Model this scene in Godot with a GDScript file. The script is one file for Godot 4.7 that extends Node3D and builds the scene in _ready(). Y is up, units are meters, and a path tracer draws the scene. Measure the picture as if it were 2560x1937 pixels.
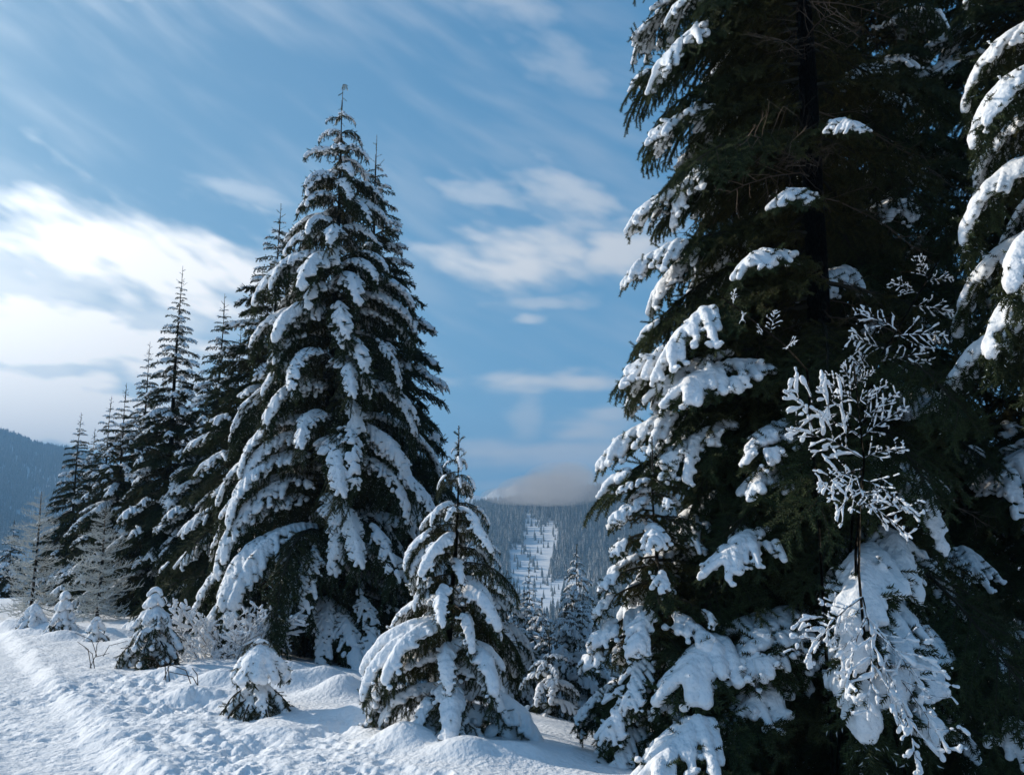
extends Node3D
# A snowy conifer slope: trail and powder in front, snow-laden firs and hemlocks, a dark fir wood on the right, hazy forested hills behind.

const EYE := 1.6
const SUN_AZ := -65.0     # degrees, right of the view is positive
const SUN_EL := 24.0

var M := {}
var bank := {}
var used := {}
var n_big := FastNoiseLite.new()
var n_mid := FastNoiseLite.new()
var n_cell := FastNoiseLite.new()
var n_fine := FastNoiseLite.new()
var n_snow := FastNoiseLite.new()
var n_patch := FastNoiseLite.new()

# ------------------------------------------------------------------ naming
func numbered(called: String) -> String:
	var k: int = used.get(called, 0)
	used[called] = k + 1
	return called if k == 0 else "%s_%03d" % [called, k]

func tag(o: Node3D, label: String, category := "", group := "", kind := "") -> void:
	if label: o.set_meta("label", label)
	if category: o.set_meta("category", category)
	if group: o.set_meta("group", group)
	if kind: o.set_meta("kind", kind)

func thing(called: String, label: String, category: String, at: Vector3, group := "") -> Node3D:
	var o := Node3D.new()
	o.name = numbered(called)
	add_child(o)
	o.position = at
	tag(o, label, category, group)
	return o

func part(called: String, mesh: Mesh, mat: Material, parent: Node3D, xf := Transform3D()) -> MeshInstance3D:
	var o := MeshInstance3D.new()
	o.name = called
	o.mesh = mesh
	if mat: o.material_override = mat
	o.transform = xf
	parent.add_child(o, true)
	return o

# ------------------------------------------------------------------ raw geometry
class Geo:
	var v := PackedVector3Array()
	var n := PackedVector3Array()
	var c := PackedColorArray()
	var i := PackedInt32Array()
	func mesh(with_normals := true, with_colors := true) -> ArrayMesh:
		var a := []
		a.resize(Mesh.ARRAY_MAX)
		a[Mesh.ARRAY_VERTEX] = v
		if with_normals and n.size() == v.size(): a[Mesh.ARRAY_NORMAL] = n
		if with_colors and c.size() == v.size(): a[Mesh.ARRAY_COLOR] = c
		if i.size(): a[Mesh.ARRAY_INDEX] = i
		var m := ArrayMesh.new()
		m.add_surface_from_arrays(Mesh.PRIMITIVE_TRIANGLES, a)
		return m

# flat-shaded tube, three corners per triangle (joins the needles in one mesh)
func stick(g: Geo, pts: PackedVector3Array, r0: float, r1: float, col: Color, sides := 3) -> void:
	var m := pts.size()
	var rings: Array[PackedVector3Array] = []
	for k in m:
		var d := (pts[mini(k + 1, m - 1)] - pts[maxi(k - 1, 0)]).normalized()
		var u := d.cross(Vector3(0.31, 0.77, 0.55)).normalized()
		var w := d.cross(u)
		var r := lerpf(r0, r1, float(k) / (m - 1))
		var ring := PackedVector3Array()
		for s in sides:
			var a := TAU * s / sides
			ring.append(pts[k] + (u * cos(a) + w * sin(a)) * r)
		rings.append(ring)
	for k in m - 1:
		for s in sides:
			var t := (s + 1) % sides
			for p in [rings[k][s], rings[k + 1][s], rings[k + 1][t], rings[k][s], rings[k + 1][t], rings[k][t]]:
				g.v.append(p)
				g.c.append(col)

# smooth indexed tube for trunks and stems
func tube(pts: PackedVector3Array, radii: PackedFloat32Array, sides := 10, rough := 0.0) -> ArrayMesh:
	var g := Geo.new()
	var m := pts.size()
	for k in m:
		var d := (pts[mini(k + 1, m - 1)] - pts[maxi(k - 1, 0)]).normalized()
		var u := d.cross(Vector3(0.11, 0.2, 0.97)).normalized()
		var w := d.cross(u)
		for s in sides:
			var a := TAU * s / sides
			var dir := u * cos(a) + w * sin(a)
			var r := radii[k] * (1.0 + rough * n_mid.get_noise_3d(pts[k].x * 3.0 + cos(a) * 2.0, pts[k].y * 1.5, sin(a) * 2.0))
			g.v.append(pts[k] + dir * r)
			g.n.append(dir)
	for k in m - 1:
		for s in sides:
			var t := (s + 1) % sides
			g.i.append_array([k * sides + s, (k + 1) * sides + t, (k + 1) * sides + s, k * sides + s, k * sides + t, (k + 1) * sides + t])
	return g.mesh()

# bristles round a twig: one slim triangle a needle
func needles(g: Geo, p0: Vector3, p1: Vector3, count: int, length: float, width: float, col: Color, rng: RandomNumberGenerator, frost := 0.0) -> void:
	var d := p1 - p0
	var dn := d.normalized()
	var u := dn.cross(Vector3.UP)
	if u.length_squared() < 0.01: u = Vector3.RIGHT
	u = u.normalized()
	var w := u.cross(dn)
	var a := rng.randf() * TAU
	for k in count:
		a += 2.4
		var b := p0 + d * ((k + 0.5) / count)
		var out := u * cos(a) + w * (sin(a) * 0.75)
		var l := length * (0.8 + 0.4 * rng.randf())
		var tip := b + (out * 0.75 + dn * 0.6) * l
		var h := dn * (width * 0.5)
		g.v.append(b - h)
		g.v.append(tip)
		g.v.append(b + h)
		var cc := col * (0.65 + 0.7 * rng.randf())
		if frost > 0.0 and rng.randf() < frost: cc = Color(0.62, 0.64, 0.64)
		g.c.append(cc)
		g.c.append(cc)
		g.c.append(cc)

# ------------------------------------------------------------------ snow: balls melted into one skin (surface nets)
func snow_mesh(balls: Array[Vector4], cell: float, squash := 1.25, lumps := 0.22, freq := 1.0, crumbs := 0.12) -> ArrayMesh:
	var lo := Vector3(1e9, 1e9, 1e9)
	var hi := -lo
	for b in balls:
		var p := Vector3(b.x, b.y, b.z)
		var e := Vector3.ONE * (b.w * 1.45)
		lo = lo.min(p - e)
		hi = hi.max(p + e)
	lo -= Vector3.ONE * cell * 2.0
	var nx := int((hi.x - lo.x) / cell) + 3
	var ny := int((hi.y - lo.y) / cell) + 3
	var nz := int((hi.z - lo.z) / cell) + 3
	var sx := ny * nz
	var f := PackedFloat32Array()
	f.resize(nx * ny * nz)
	for b in balls:
		var rr: float = b.w * 1.42
		var ri := 1.0 / (rr * rr)
		var cx: float = (b.x - lo.x) / cell
		var cy: float = (b.y - lo.y) / cell
		var cz: float = (b.z - lo.z) / cell
		var rc := rr / cell
		var ry := rc / squash
		for x in range(int(ceil(cx - rc)), int(cx + rc) + 1):
			var dx := (x - cx) * cell
			var qx := dx * dx * ri
			for y in range(int(ceil(cy - ry)), int(cy + ry) + 1):
				var dy := (y - cy) * cell * squash
				var qy := qx + dy * dy * ri
				if qy >= 1.0: continue
				var hz := sqrt((1.0 - qy)) * rc
				var at := x * sx + y * nz
				for z in range(int(ceil(cz - hz)), int(cz + hz) + 1):
					var dz := (z - cz) * cell
					var q := 1.0 - qy - dz * dz * ri
					f[at + z] += q * q
	var iso := 0.25
	for x in nx:
		for y in ny:
			var at := x * sx + y * nz
			for z in nz:
				var q := f[at + z]
				if q > 0.03:
					f[at + z] = q + lumps * minf(q, 0.5) * n_snow.get_noise_3d((lo.x + x * cell) * freq, (lo.y + y * cell) * freq, (lo.z + z * cell) * freq) - iso
				else:
					f[at + z] = q - iso
	var g := Geo.new()
	var id := PackedInt32Array()
	id.resize(nx * ny * nz)
	id.fill(-1)
	for x in nx - 1:
		for y in ny - 1:
			var at := x * sx + y * nz
			for z in nz - 1:
				var i := at + z
				var a := f[i]
				var b := f[i + 1]
				var c := f[i + nz]
				var d := f[i + nz + 1]
				var e := f[i + sx]
				var h := f[i + sx + 1]
				var k := f[i + sx + nz]
				var l := f[i + sx + nz + 1]
				var neg := int(a < 0) + int(b < 0) + int(c < 0) + int(d < 0) + int(e < 0) + int(h < 0) + int(k < 0) + int(l < 0)
				if neg == 0 or neg == 8: continue
				var px := 0.0
				var py := 0.0
				var pz := 0.0
				var m := 0
				if (a < 0) != (b < 0): pz += a / (a - b); m += 1
				if (c < 0) != (d < 0): pz += c / (c - d); py += 1; m += 1
				if (e < 0) != (h < 0): pz += e / (e - h); px += 1; m += 1
				if (k < 0) != (l < 0): pz += k / (k - l); px += 1; py += 1; m += 1
				if (a < 0) != (c < 0): py += a / (a - c); m += 1
				if (b < 0) != (d < 0): py += b / (b - d); pz += 1; m += 1
				if (e < 0) != (k < 0): py += e / (e - k); px += 1; m += 1
				if (h < 0) != (l < 0): py += h / (h - l); px += 1; pz += 1; m += 1
				if (a < 0) != (e < 0): px += a / (a - e); m += 1
				if (b < 0) != (h < 0): px += b / (b - h); pz += 1; m += 1
				if (c < 0) != (k < 0): px += c / (c - k); py += 1; m += 1
				if (d < 0) != (l < 0): px += d / (d - l); py += 1; pz += 1; m += 1
				id[i] = g.v.size()
				g.v.append(lo + Vector3(x + px / m, y + py / m, z + pz / m) * cell)
				g.n.append(-Vector3(e + h + k + l - a - b - c - d, c + d + k + l - a - b - e - h, b + d + h + l - a - c - e - k).normalized())
				if y > 0 and z > 0 and (a < 0) != (e < 0):
					quad(g, id[i - nz - 1], id[i - 1], id[i], id[i - nz], a < 0)
				if x > 0 and z > 0 and (a < 0) != (c < 0):
					quad(g, id[i - sx - 1], id[i - sx], id[i], id[i - 1], a < 0)
				if x > 0 and y > 0 and (a < 0) != (b < 0):
					quad(g, id[i - sx - nz], id[i - nz], id[i], id[i - sx], a < 0)
	# leave out crumbs that hang apart from the rest
	var boss := PackedInt32Array(range(g.v.size()))
	for k in range(0, g.i.size(), 3):
		var a := g.i[k]
		while boss[a] != a: a = boss[a]
		for q in [g.i[k + 1], g.i[k + 2]]:
			var b: int = q
			while boss[b] != b: b = boss[b]
			if a != b:
				boss[maxi(a, b)] = mini(a, b)
				a = mini(a, b)
	var size := {}
	var most := 0
	for k in g.v.size():
		var a := k
		while boss[a] != a: a = boss[a]
		boss[k] = a
		size[a] = size.get(a, 0) + 1
		most = maxi(most, size[a])
	var kept := PackedInt32Array()
	for k in range(0, g.i.size(), 3):
		if size[boss[g.i[k]]] > most * crumbs: kept.append_array([g.i[k], g.i[k + 1], g.i[k + 2]])
	g.i = kept
	return g.mesh()

func quad(g: Geo, a: int, b: int, c: int, d: int, flip: bool) -> void:
	if a < 0 or b < 0 or c < 0 or d < 0: return
	if flip: g.i.append_array([a, b, c, a, c, d])
	else: g.i.append_array([a, c, b, a, d, c])

# ------------------------------------------------------------------ boughs
# Along +X from the trunk, y up. Gives foliage, a light and a heavy burden of snow, and where the tip ends.
func make_bough(kind: String, L: float, seed_: int, opt: Dictionary) -> Dictionary:
	var rng := RandomNumberGenerator.new()
	rng.seed = seed_
	var hem := kind == "hem"
	var steps := 14
	var axis := PackedVector3Array([Vector3.ZERO])
	var p := Vector3.ZERO
	var a0 := deg_to_rad(opt.a0 + rng.randf_range(-4, 4))
	var a1 := deg_to_rad(opt.a1 + rng.randf_range(-6, 6))
	var sway := rng.randf_range(-0.25, 0.25)
	for k in steps:
		var t := (k + 0.5) / steps
		var a := lerpf(a0, a1, pow(t, opt.bend))
		p += Vector3(cos(a), sin(a), sway * t) * (L / steps)
		axis.append(p)
	var g := Geo.new()
	var bark := Color(0.035, 0.028, 0.022)
	stick(g, axis, 0.010 + 0.007 * L, 0.003, bark, 4)
	var balls: Array[Vector4] = []     # x, y, z, t along the axis
	var sizes: Array[float] = []
	var gap: float = opt.gap
	var nl: float = opt.needle
	var nw: float = opt.needle_w
	var per_m: float = opt.per_m
	var at := L * 0.10
	var side := 1.0
	while at < L * 0.985:
		var t := at / L
		var kk := t * steps
		var i0 := mini(int(kk), steps - 1)
		var base := axis[i0].lerp(axis[i0 + 1], kk - i0)
		var ax := (axis[i0 + 1] - axis[i0]).normalized()
		var lat := Vector3(0, 0, side).slide(ax).normalized()
		var upn := lat.cross(ax) * side
		if upn.y < 0 and not hem: upn = -upn
		var wide: float = opt.wide * L * smoothstep(0.0, 0.30, t) * pow(1.0 - t, opt.blunt) + L * 0.035
		var ls := wide * rng.randf_range(0.7, 1.12)
		var open := deg_to_rad(lerpf(62, 34, t) + rng.randf_range(-9, 9))
		var dir := (ax * cos(open) + lat * sin(open)).normalized()
		var ns := maxi(3, int(ls / 0.12))
		var q := base
		var pts := PackedVector3Array([q])
		var sag: float = opt.sag * rng.randf_range(0.75, 1.3)
		for k in ns:
			var u := (k + 1.0) / ns
			var dd := (dir + Vector3.DOWN * sag * u).normalized()
			q += dd * (ls / ns)
			pts.append(q)
		stick(g, pts, 0.004 + 0.002 * L, 0.0015, bark, 3)
		var inner := clampf((t - 0.1) / 0.5, 0.0, 1.0)
		var col := Color(0.055, 0.045, 0.014).lerp(Color(0.034, 0.044, 0.018), inner)
		for k in ns:
			var s0 := pts[k]
			var s1 := pts[k + 1]
			var u := (k + 0.5) / ns
			needles(g, s0, s1, int(s0.distance_to(s1) * per_m), nl, nw, col, rng, opt.frost * u)
			var dd := (s1 - s0).normalized()
			var sid := dd.cross(upn).normalized()
			var seg := s0.distance_to(s1)
			var ntw := maxi(1, int(seg / opt.tw_gap))
			for j in ntw:
				for sg in [-1.0, 1.0]:
					if rng.randf() < 0.12: continue
					var b: Vector3 = s0.lerp(s1, (j + rng.randf()) / ntw)
					var lt: float = opt.twig * (1.1 - 0.55 * u) * rng.randf_range(0.6, 1.2)
					var td: Vector3 = (dd * 0.75 + sid * sg * 0.7 + Vector3.DOWN * opt.tsag * rng.randf_range(0.5, 1.4)).normalized()
					if rng.randf() < 0.26: td = (td + Vector3.UP * rng.randf_range(0.5, 1.1)).normalized()
					var e := b + td * lt
					needles(g, b, e, int(lt * per_m), nl, nw, col * rng.randf_range(0.75, 1.35), rng, opt.frost)
					if rng.randf() < opt.tip_snow:
						balls.append(Vector4(b.x + td.x * lt * 0.75, b.y + td.y * lt * 0.75 + 0.25 * opt.r, b.z + td.z * lt * 0.75, t))
						sizes.append(opt.r * 0.62)
			var rb: float = opt.r * (1.0 - 0.28 * u) * rng.randf_range(0.85, 1.15)
			var nb := maxi(1, int(ceil(seg / (rb * 0.8))))
			if not hem or u < opt.cover:
				for j in nb:
					var c := s0.lerp(s1, (j + 0.5) / nb)
					balls.append(Vector4(c.x, c.y + rb * opt.lift, c.z, t))
					sizes.append(rb)
		if hem and rng.randf() < 0.85:      # fringe that hangs under the arch
			var lf: float = opt.fringe * rng.randf_range(0.5, 1.2) * smoothstep(0.0, 0.25, t)
			var e := base + Vector3(rng.randf_range(-0.1, 0.12), -1, rng.randf_range(-0.3, 0.3)).normalized() * lf
			needles(g, base, e, int(lf * per_m), nl, nw, col, rng, opt.frost * 0.6)
			for j in int(lf / 0.09):
				var b := base.lerp(e, (j + 0.6) / (lf / 0.09))
				var td := Vector3(rng.randf_range(-0.8, 0.8), -0.9, rng.randf_range(-0.8, 0.8)).normalized()
				needles(g, b, b + td * opt.twig * 0.8, int(opt.twig * 0.8 * per_m), nl, nw, col * 0.9, rng, opt.frost)
		# the axis itself
		var ra: float = opt.r * opt.axis_r * (1.0 - 0.35 * t)
		balls.append(Vector4(base.x, base.y + ra * opt.lift, base.z, t))
		sizes.append(ra)
		at += gap * rng.randf_range(0.75, 1.25)
		side = -side
	# end of the axis
	needles(g, axis[steps - 1], axis[steps], int(L / steps * per_m * 1.5), nl, nw, Color(0.026, 0.044, 0.024), rng, opt.frost)
	var out := {"mesh": g.mesh(false), "L": L, "tip": axis[steps], "snow": []}
	for burden in 2:
		var keep: Array[Vector4] = []
		for k in balls.size():
			var b := balls[k]
			var patch := n_patch.get_noise_3d(b.x * opt.patch + seed_ * 7.3, b.y * opt.patch, b.z * opt.patch)
			var from: float = opt.snow_from if burden else opt.snow_from + 0.3
			var score := smoothstep(from - 0.15, from + 0.2, b.w) * 1.3 - 0.75 + patch * 1.5 + (0.5 * n_snow.get_noise_3d(b.x * 0.9, b.y * 0.9 + seed_, b.z * 0.9) if hem else 0.0)
			if score < (0.15 if burden == 0 else -0.12 if hem else -0.02): continue
			keep.append(Vector4(b.x, b.y, b.z, sizes[k] * (0.78 if burden == 0 else 1.0) * (1.0 + 0.35 * patch)))
		var firm: Array[Vector4] = []
		for a in keep:
			var near := 0
			for b in keep:
				if absf(a.x - b.x) < 0.14 and absf(a.y - b.y) < 0.14 and absf(a.z - b.z) < 0.14: near += 1
			if near > 5: firm.append(a)
		keep = firm
		out.snow.append(snow_mesh(keep, opt.cell, 1.2, 0.55, 1.0 / opt.r * 0.10) if keep.size() > 24 else null)
	return out

# bare twigs: a main stem with side twigs in one fan, furred with rime or capped with snow
func make_twigs(L: float, seed_: int, opt: Dictionary) -> Dictionary:
	var rng := RandomNumberGenerator.new()
	rng.seed = seed_
	var steps := 10
	var axis := PackedVector3Array([Vector3.ZERO])
	var p := Vector3.ZERO
	for k in steps:
		var a := deg_to_rad(lerpf(opt.a0, opt.a1, (k + 0.5) / steps) + rng.randf_range(-7, 7))
		p += Vector3(cos(a), sin(a), rng.randf_range(-0.12, 0.12)) * (L / steps)
		axis.append(p)
	var g := Geo.new()
	var bark: Color = opt.col
	stick(g, axis, opt.thick * L, opt.thick * L * 0.3, bark, 4)
	var balls: Array[Vector4] = []
	var all: Array[PackedVector3Array] = [axis]
	var side := 1.0
	var at: float = L * 0.12
	while at < L * 0.97:
		var t := at / L
		var kk := t * steps
		var i0 := mini(int(kk), steps - 1)
		var base := axis[i0].lerp(axis[i0 + 1], kk - i0)
		var ax := (axis[i0 + 1] - axis[i0]).normalized()
		var ls: float = L * opt.wide * (1.0 - 0.7 * t) * rng.randf_range(0.6, 1.2)
		var dir := (ax * 0.75 + Vector3(0, rng.randf_range(-0.3, 0.35), side * 0.8)).normalized()
		var pts := PackedVector3Array([base])
		var q := base
		for k in 5:
			dir = (dir + Vector3(rng.randf_range(-0.22, 0.22), rng.randf_range(-0.15, 0.15) + opt.curl, rng.randf_range(-0.22, 0.22))).normalized()
			q += dir * ls / 5.0
			pts.append(q)
			if k > 0 and rng.randf() < opt.fork:
				var tw := PackedVector3Array([q])
				var r := q
				var d2 := (dir * 0.6 + Vector3(rng.randf_range(-0.7, 0.7), rng.randf_range(-0.4, 0.6), rng.randf_range(-0.7, 0.7))).normalized()
				for j in 3:
					d2 = (d2 + Vector3(0, opt.curl, 0)).normalized()
					r += d2 * ls * 0.11 * rng.randf_range(0.7, 1.4)
					tw.append(r)
				all.append(tw)
				stick(g, tw, opt.thick * L * 0.28, opt.thick * L * 0.18, bark, 3)
		all.append(pts)
		stick(g, pts, opt.thick * L * 0.5, opt.thick * L * 0.2, bark, 3)
		at += L * opt.gap * rng.randf_range(0.7, 1.3)
		side = -side
	if opt.r > 0.0:
		for pts in all:
			var size := rng.randf_range(0.75, 1.2)
			for k in pts.size() - 1:
				var len := pts[k].distance_to(pts[k + 1])
				var nb := maxi(1, int(ceil(len / (opt.r * 0.8))))
				for j in nb:
					var c := pts[k].lerp(pts[k + 1], (j + 0.5) / nb)
					var r: float = opt.r * size * (0.85 + 0.95 * n_patch.get_noise_3d(c.x * 7.0 + seed_, c.y * 7.0, c.z * 7.0)) * (0.8 + 0.6 * float(k) / pts.size())
					if n_patch.get_noise_3d(c.x * 14.0, c.y * 14.0 + seed_, c.z * 14.0) > -0.28: balls.append(Vector4(c.x, c.y + r * 0.9, c.z, r))
	return {"mesh": g.mesh(false), "L": L, "tip": axis[steps], "snow": [null, snow_mesh(balls, opt.cell, 1.1, 0.35, 4.0, 0.0) if balls.size() else null]}

func make_bank() -> void:
	var hem := {"a0": 27.0, "a1": -80.0, "bend": 1.0, "gap": 0.056, "needle": 0.036, "needle_w": 0.014, "per_m": 230.0, "wide": 0.25, "blunt": 0.6, "sag": 1.1, "tw_gap": 0.075, "twig": 0.19, "tsag": 0.55,
		"frost": 0.03, "r": 0.052, "axis_r": 1.3, "lift": 0.55, "cover": 0.85, "fringe": 0.8, "tip_snow": 0.12, "snow_from": 0.12, "patch": 4.2, "cell": 0.029}
	var fir := {"a0": 4.0, "a1": -36.0, "bend": 1.3, "gap": 0.06, "needle": 0.036, "needle_w": 0.013, "per_m": 250.0, "wide": 0.36, "blunt": 0.36, "sag": 0.75, "tw_gap": 0.06, "twig": 0.18, "tsag": 0.6,
		"frost": 0.0, "r": 0.047, "axis_r": 1.1, "lift": 0.75, "cover": 1.0, "fringe": 0.0, "tip_snow": 0.4, "snow_from": 0.6, "patch": 3.2, "cell": 0.021}
	bank.hem_l = []
	bank.hem_m = []
	bank.hem_s = []
	bank.pil_m = []
	bank.fir_l = []
	bank.fir_m = []
	bank.fir_s = []
	for k in 4:
		bank.hem_l.append(make_bough("hem", 3.0, 11 + k, hem.merged({"a1": -66.0 - 7.0 * k}, true)))
	for k in 3:
		bank.hem_m.append(make_bough("hem", 1.6, 21 + k, hem.merged({"r": 0.045, "fringe": 0.42, "cell": 0.023, "gap": 0.046, "wide": 0.28, "a0": 24.0, "patch": 4.5}, true)))
	for k in 2:
		bank.hem_s.append(make_bough("hem", 0.65, 31 + k, hem.merged({"r": 0.033, "fringe": 0.2, "cell": 0.017, "patch": 6.0, "gap": 0.05, "twig": 0.1, "wide": 0.28, "needle": 0.024, "needle_w": 0.010, "per_m": 300.0, "tw_gap": 0.05, "a0": 30.0}, true)))
	for k in 3:   # the small tree in front: thick pillows
		bank.pil_m.append(make_bough("hem", 1.3, 41 + k, hem.merged({"r": 0.058, "fringe": 0.3, "cell": 0.023, "gap": 0.045, "wide": 0.28, "a0": 20.0, "a1": -80.0, "cover": 0.8, "patch": 3.6, "needle": 0.026, "needle_w": 0.009, "per_m": 300.0, "twig": 0.15, "tw_gap": 0.055, "tip_snow": 0.25, "snow_from": 0.05}, true)))
	for k in 4:
		bank.fir_l.append(make_bough("fir", 2.3, 51 + k, fir))
	for k in 4:
		bank.fir_m.append(make_bough("fir", 1.25, 61 + k, fir.merged({"r": 0.039, "cell": 0.0175, "gap": 0.05, "wide": 0.36, "twig": 0.15, "tw_gap": 0.045, "per_m": 300.0, "snow_from": 0.4}, true)))
	for k in 3:
		bank.fir_s.append(make_bough("fir", 0.55, 71 + k, fir.merged({"r": 0.032, "cell": 0.016, "gap": 0.045, "wide": 0.36, "twig": 0.08, "needle": 0.027, "needle_w": 0.011, "per_m": 330.0, "snow_from": 0.3, "tw_gap": 0.045}, true)))
	var rime := {"a0": -4.0, "a1": 22.0, "thick": 0.021, "wide": 0.42, "fork": 0.75, "gap": 0.055, "curl": 0.07, "r": 0.0, "cell": 0.02, "col": Color(0.60, 0.60, 0.57)}
	bank.larch = []
	for k in 3: bank.larch.append(make_twigs(1.0, 81 + k, rime))
	bank.dead = []
	for k in 3: bank.dead.append(make_twigs(1.3, 101 + k, rime.merged({"a0": 2.0, "a1": -25.0, "thick": 0.0055, "wide": 0.4, "gap": 0.07, "curl": -0.03, "col": Color(0.12, 0.085, 0.06)}, true)))
	bank.bare = []
	for k in 4: bank.bare.append(make_twigs(0.9, 91 + k, rime.merged({"a0": 10.0, "a1": -20.0, "thick": 0.006, "wide": 0.5, "gap": 0.085, "curl": 0.0, "r": 0.013, "cell": 0.0078, "col": Color(0.06, 0.05, 0.045), "fork": 0.55}, true)))

func put_bough(root: Node3D, b: Dictionary, from: Vector3, yaw: float, pitch: float, roll: float, s: float, burden: int) -> void:
	var basis := Basis(Vector3.UP, yaw) * Basis(Vector3.BACK, pitch) * Basis(Vector3.RIGHT, roll)
	var o := part("branch", b.mesh, M.foliage, root, Transform3D(basis.scaled(Vector3.ONE * s), from))
	if burden >= 0 and b.snow[burden] != null:
		part("snow", b.snow[burden], M.snow, o)

# a bough whose tip lands on a given place (both in the tree's own metres)
func bough_to(root: Node3D, called: String, k: int, from: Vector3, to: Vector3, burden := 1, roll := 0.0) -> void:
	var b: Dictionary = bank[called][k % bank[called].size()]
	var d := to - from
	var tip: Vector3 = b.tip
	var s := d.length() / tip.length()
	var yaw := atan2(-d.z, d.x) - atan2(-tip.z, tip.x)
	var pitch := atan2(d.y, Vector2(d.x, d.z).length()) - atan2(tip.y, Vector2(tip.x, tip.z).length())
	put_bough(root, b, from, yaw, pitch, roll, s, burden)

# ------------------------------------------------------------------ trees
# p: h, r, kind, seed, n (boughs a metre), start, pow, heavy, light (chances), pitch0, pitch1 (degrees at foot and top), lean, trunk
func conifer(called: String, label: String, category: String, at: Vector3, p: Dictionary, group := "") -> Node3D:
	var rng := RandomNumberGenerator.new()
	rng.seed = p.seed
	var root := thing(called, label, category, at, group)
	var h: float = p.h
	var lean: Vector2 = p.get("lean", Vector2.ZERO)
	var pts := PackedVector3Array()
	var rad := PackedFloat32Array()
	var r0: float = p.get("trunk", 0.012 * h)
	for k in 15:
		var t := k / 14.0
		pts.append(Vector3(lean.x * t + 0.02 * sin(t * 9.0 + p.seed), h * t - 0.5 * (1.0 - t), lean.y * t))
		rad.append(maxf(r0 * pow(1.0 - t, 0.85) * (1.25 if k == 0 else 1.0), 0.006))
	part("trunk", tube(pts, rad, 9, 0.12), M.bark, root)
	var y: float = h * p.get("start", 0.06)
	var az := rng.randf() * TAU
	var kind: String = p.kind
	var wild: float = p.get("wild", 0.14)
	var gap: float = p.get("whorl", 0.42)
	var each: int = p.get("each", 6)
	var loose: float = p.get("loose", 0.5)
	var west: float = p.get("west", 0.0)
	var east: float = p.get("east", 0.0)
	var window: Array = p.get("window", [9e9, 9e9])
	while y < h * 0.985:
		var tw := y / h
		var count := maxi(3, int(round(each * (1.0 - 0.45 * tw) + rng.randf_range(-0.8, 0.8))))
		az += rng.randf() * TAU
		for k in count:
			var yy := clampf(y + gap * loose * rng.randf_range(-1.0, 1.0) * (1.0 - 0.7 * tw), 0.02 * h, h * 0.985)
			var t := yy / h
			var len: float = p.r * pow(1.0 - t, p.get("pow", 0.8)) * rng.randf_range(1.0 - wild, 1.0 + wild * 0.8) + 0.05
			if t < 0.12: len *= 0.8 + t * 1.6
			var set_ := kind
			if kind == "fir" or kind == "hem":
				set_ = kind + ("_l" if len > 1.75 else "_m" if len > 0.8 else "_s")
			var bs: Array = bank[set_]
			var b: Dictionary = bs[rng.randi() % bs.size()]
			var reach: float = Vector2(b.tip.x, b.tip.z).length()
			var s := len / reach
			var turn := az + TAU * k / count + rng.randf_range(-0.3, 0.3)
			var pitch := deg_to_rad(lerpf(p.get("pitch0", -8.0), p.get("pitch1", 22.0), pow(t, 1.4)) + rng.randf_range(-8, 8))
			var q: float = rng.randf() + west * cos(turn) + p.get("front", 0.0) * maxf(0.0, -sin(turn))
			if cos(turn) > 0.15 and rng.randf() < east: continue
			if yy > window[0] and yy < window[1] and -sin(turn) > 0.72: continue
			var burden := 1 if q < p.heavy else 0 if q < p.heavy + p.light else -1
			put_bough(root, b, Vector3(lean.x * t, yy, lean.y * t), turn, pitch, rng.randf_range(-0.25, 0.25), s, burden)
		y += gap * (1.0 - 0.35 * tw) * rng.randf_range(0.85, 1.15)
	# the leader: last year's shoot with a few stiff upturned twigs
	var g := Geo.new()
	var top := Vector3(lean.x, h, lean.y)
	var ll: float = p.get("leader", 0.05 * h)
	needles(g, top - Vector3(0, ll, 0), top + Vector3(0, ll * 0.6, 0), int(70 * ll + 20), 0.03, 0.014, Color(0.03, 0.045, 0.028), rng, 0.2)
	stick(g, PackedVector3Array([top - Vector3(0, ll, 0), top + Vector3(0, ll * 0.65, 0)]), 0.012, 0.006, Color(0.04, 0.035, 0.03))
	var droopy := kind == "hem"
	if droopy:
		var arc := PackedVector3Array([top + Vector3(0, ll * 0.6, 0)])
		for k in 5: arc.append(arc[k] + Vector3(0.05 + 0.015 * k, 0.05 - 0.035 * k, 0.02) * ll * 0.5)
		stick(g, arc, 0.008, 0.005, Color(0.04, 0.035, 0.03))
		for k in 5:
			for j in 2: needles(g, arc[k], arc[k] + Vector3(rng.randf_range(-0.05, 0.08), -0.22, rng.randf_range(-0.08, 0.08)) * ll * rng.randf_range(0.5, 1.1), 26, 0.03, 0.012, Color(0.03, 0.04, 0.025), rng, 0.6)
	for k in 7:
		var b := top + Vector3(0, ll * (-0.9 + 0.2 * k), 0)
		var a: float = k * 2.4 + p.seed
		var e := b + Vector3(cos(a), -0.9 if droopy else 0.75, sin(a)).normalized() * ll * (0.5 - 0.05 * k)
		needles(g, b, e, 12 + int(40 * ll), 0.03, 0.014, Color(0.03, 0.045, 0.028), rng, 0.25)
	part("leader", g.mesh(false), M.foliage, root)
	return root

# ------------------------------------------------------------------ ground
func ridge_line(x: float, z: float) -> float:
	return (x + 3.2) * 0.845 - (z + 12.5) * 0.533

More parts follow.
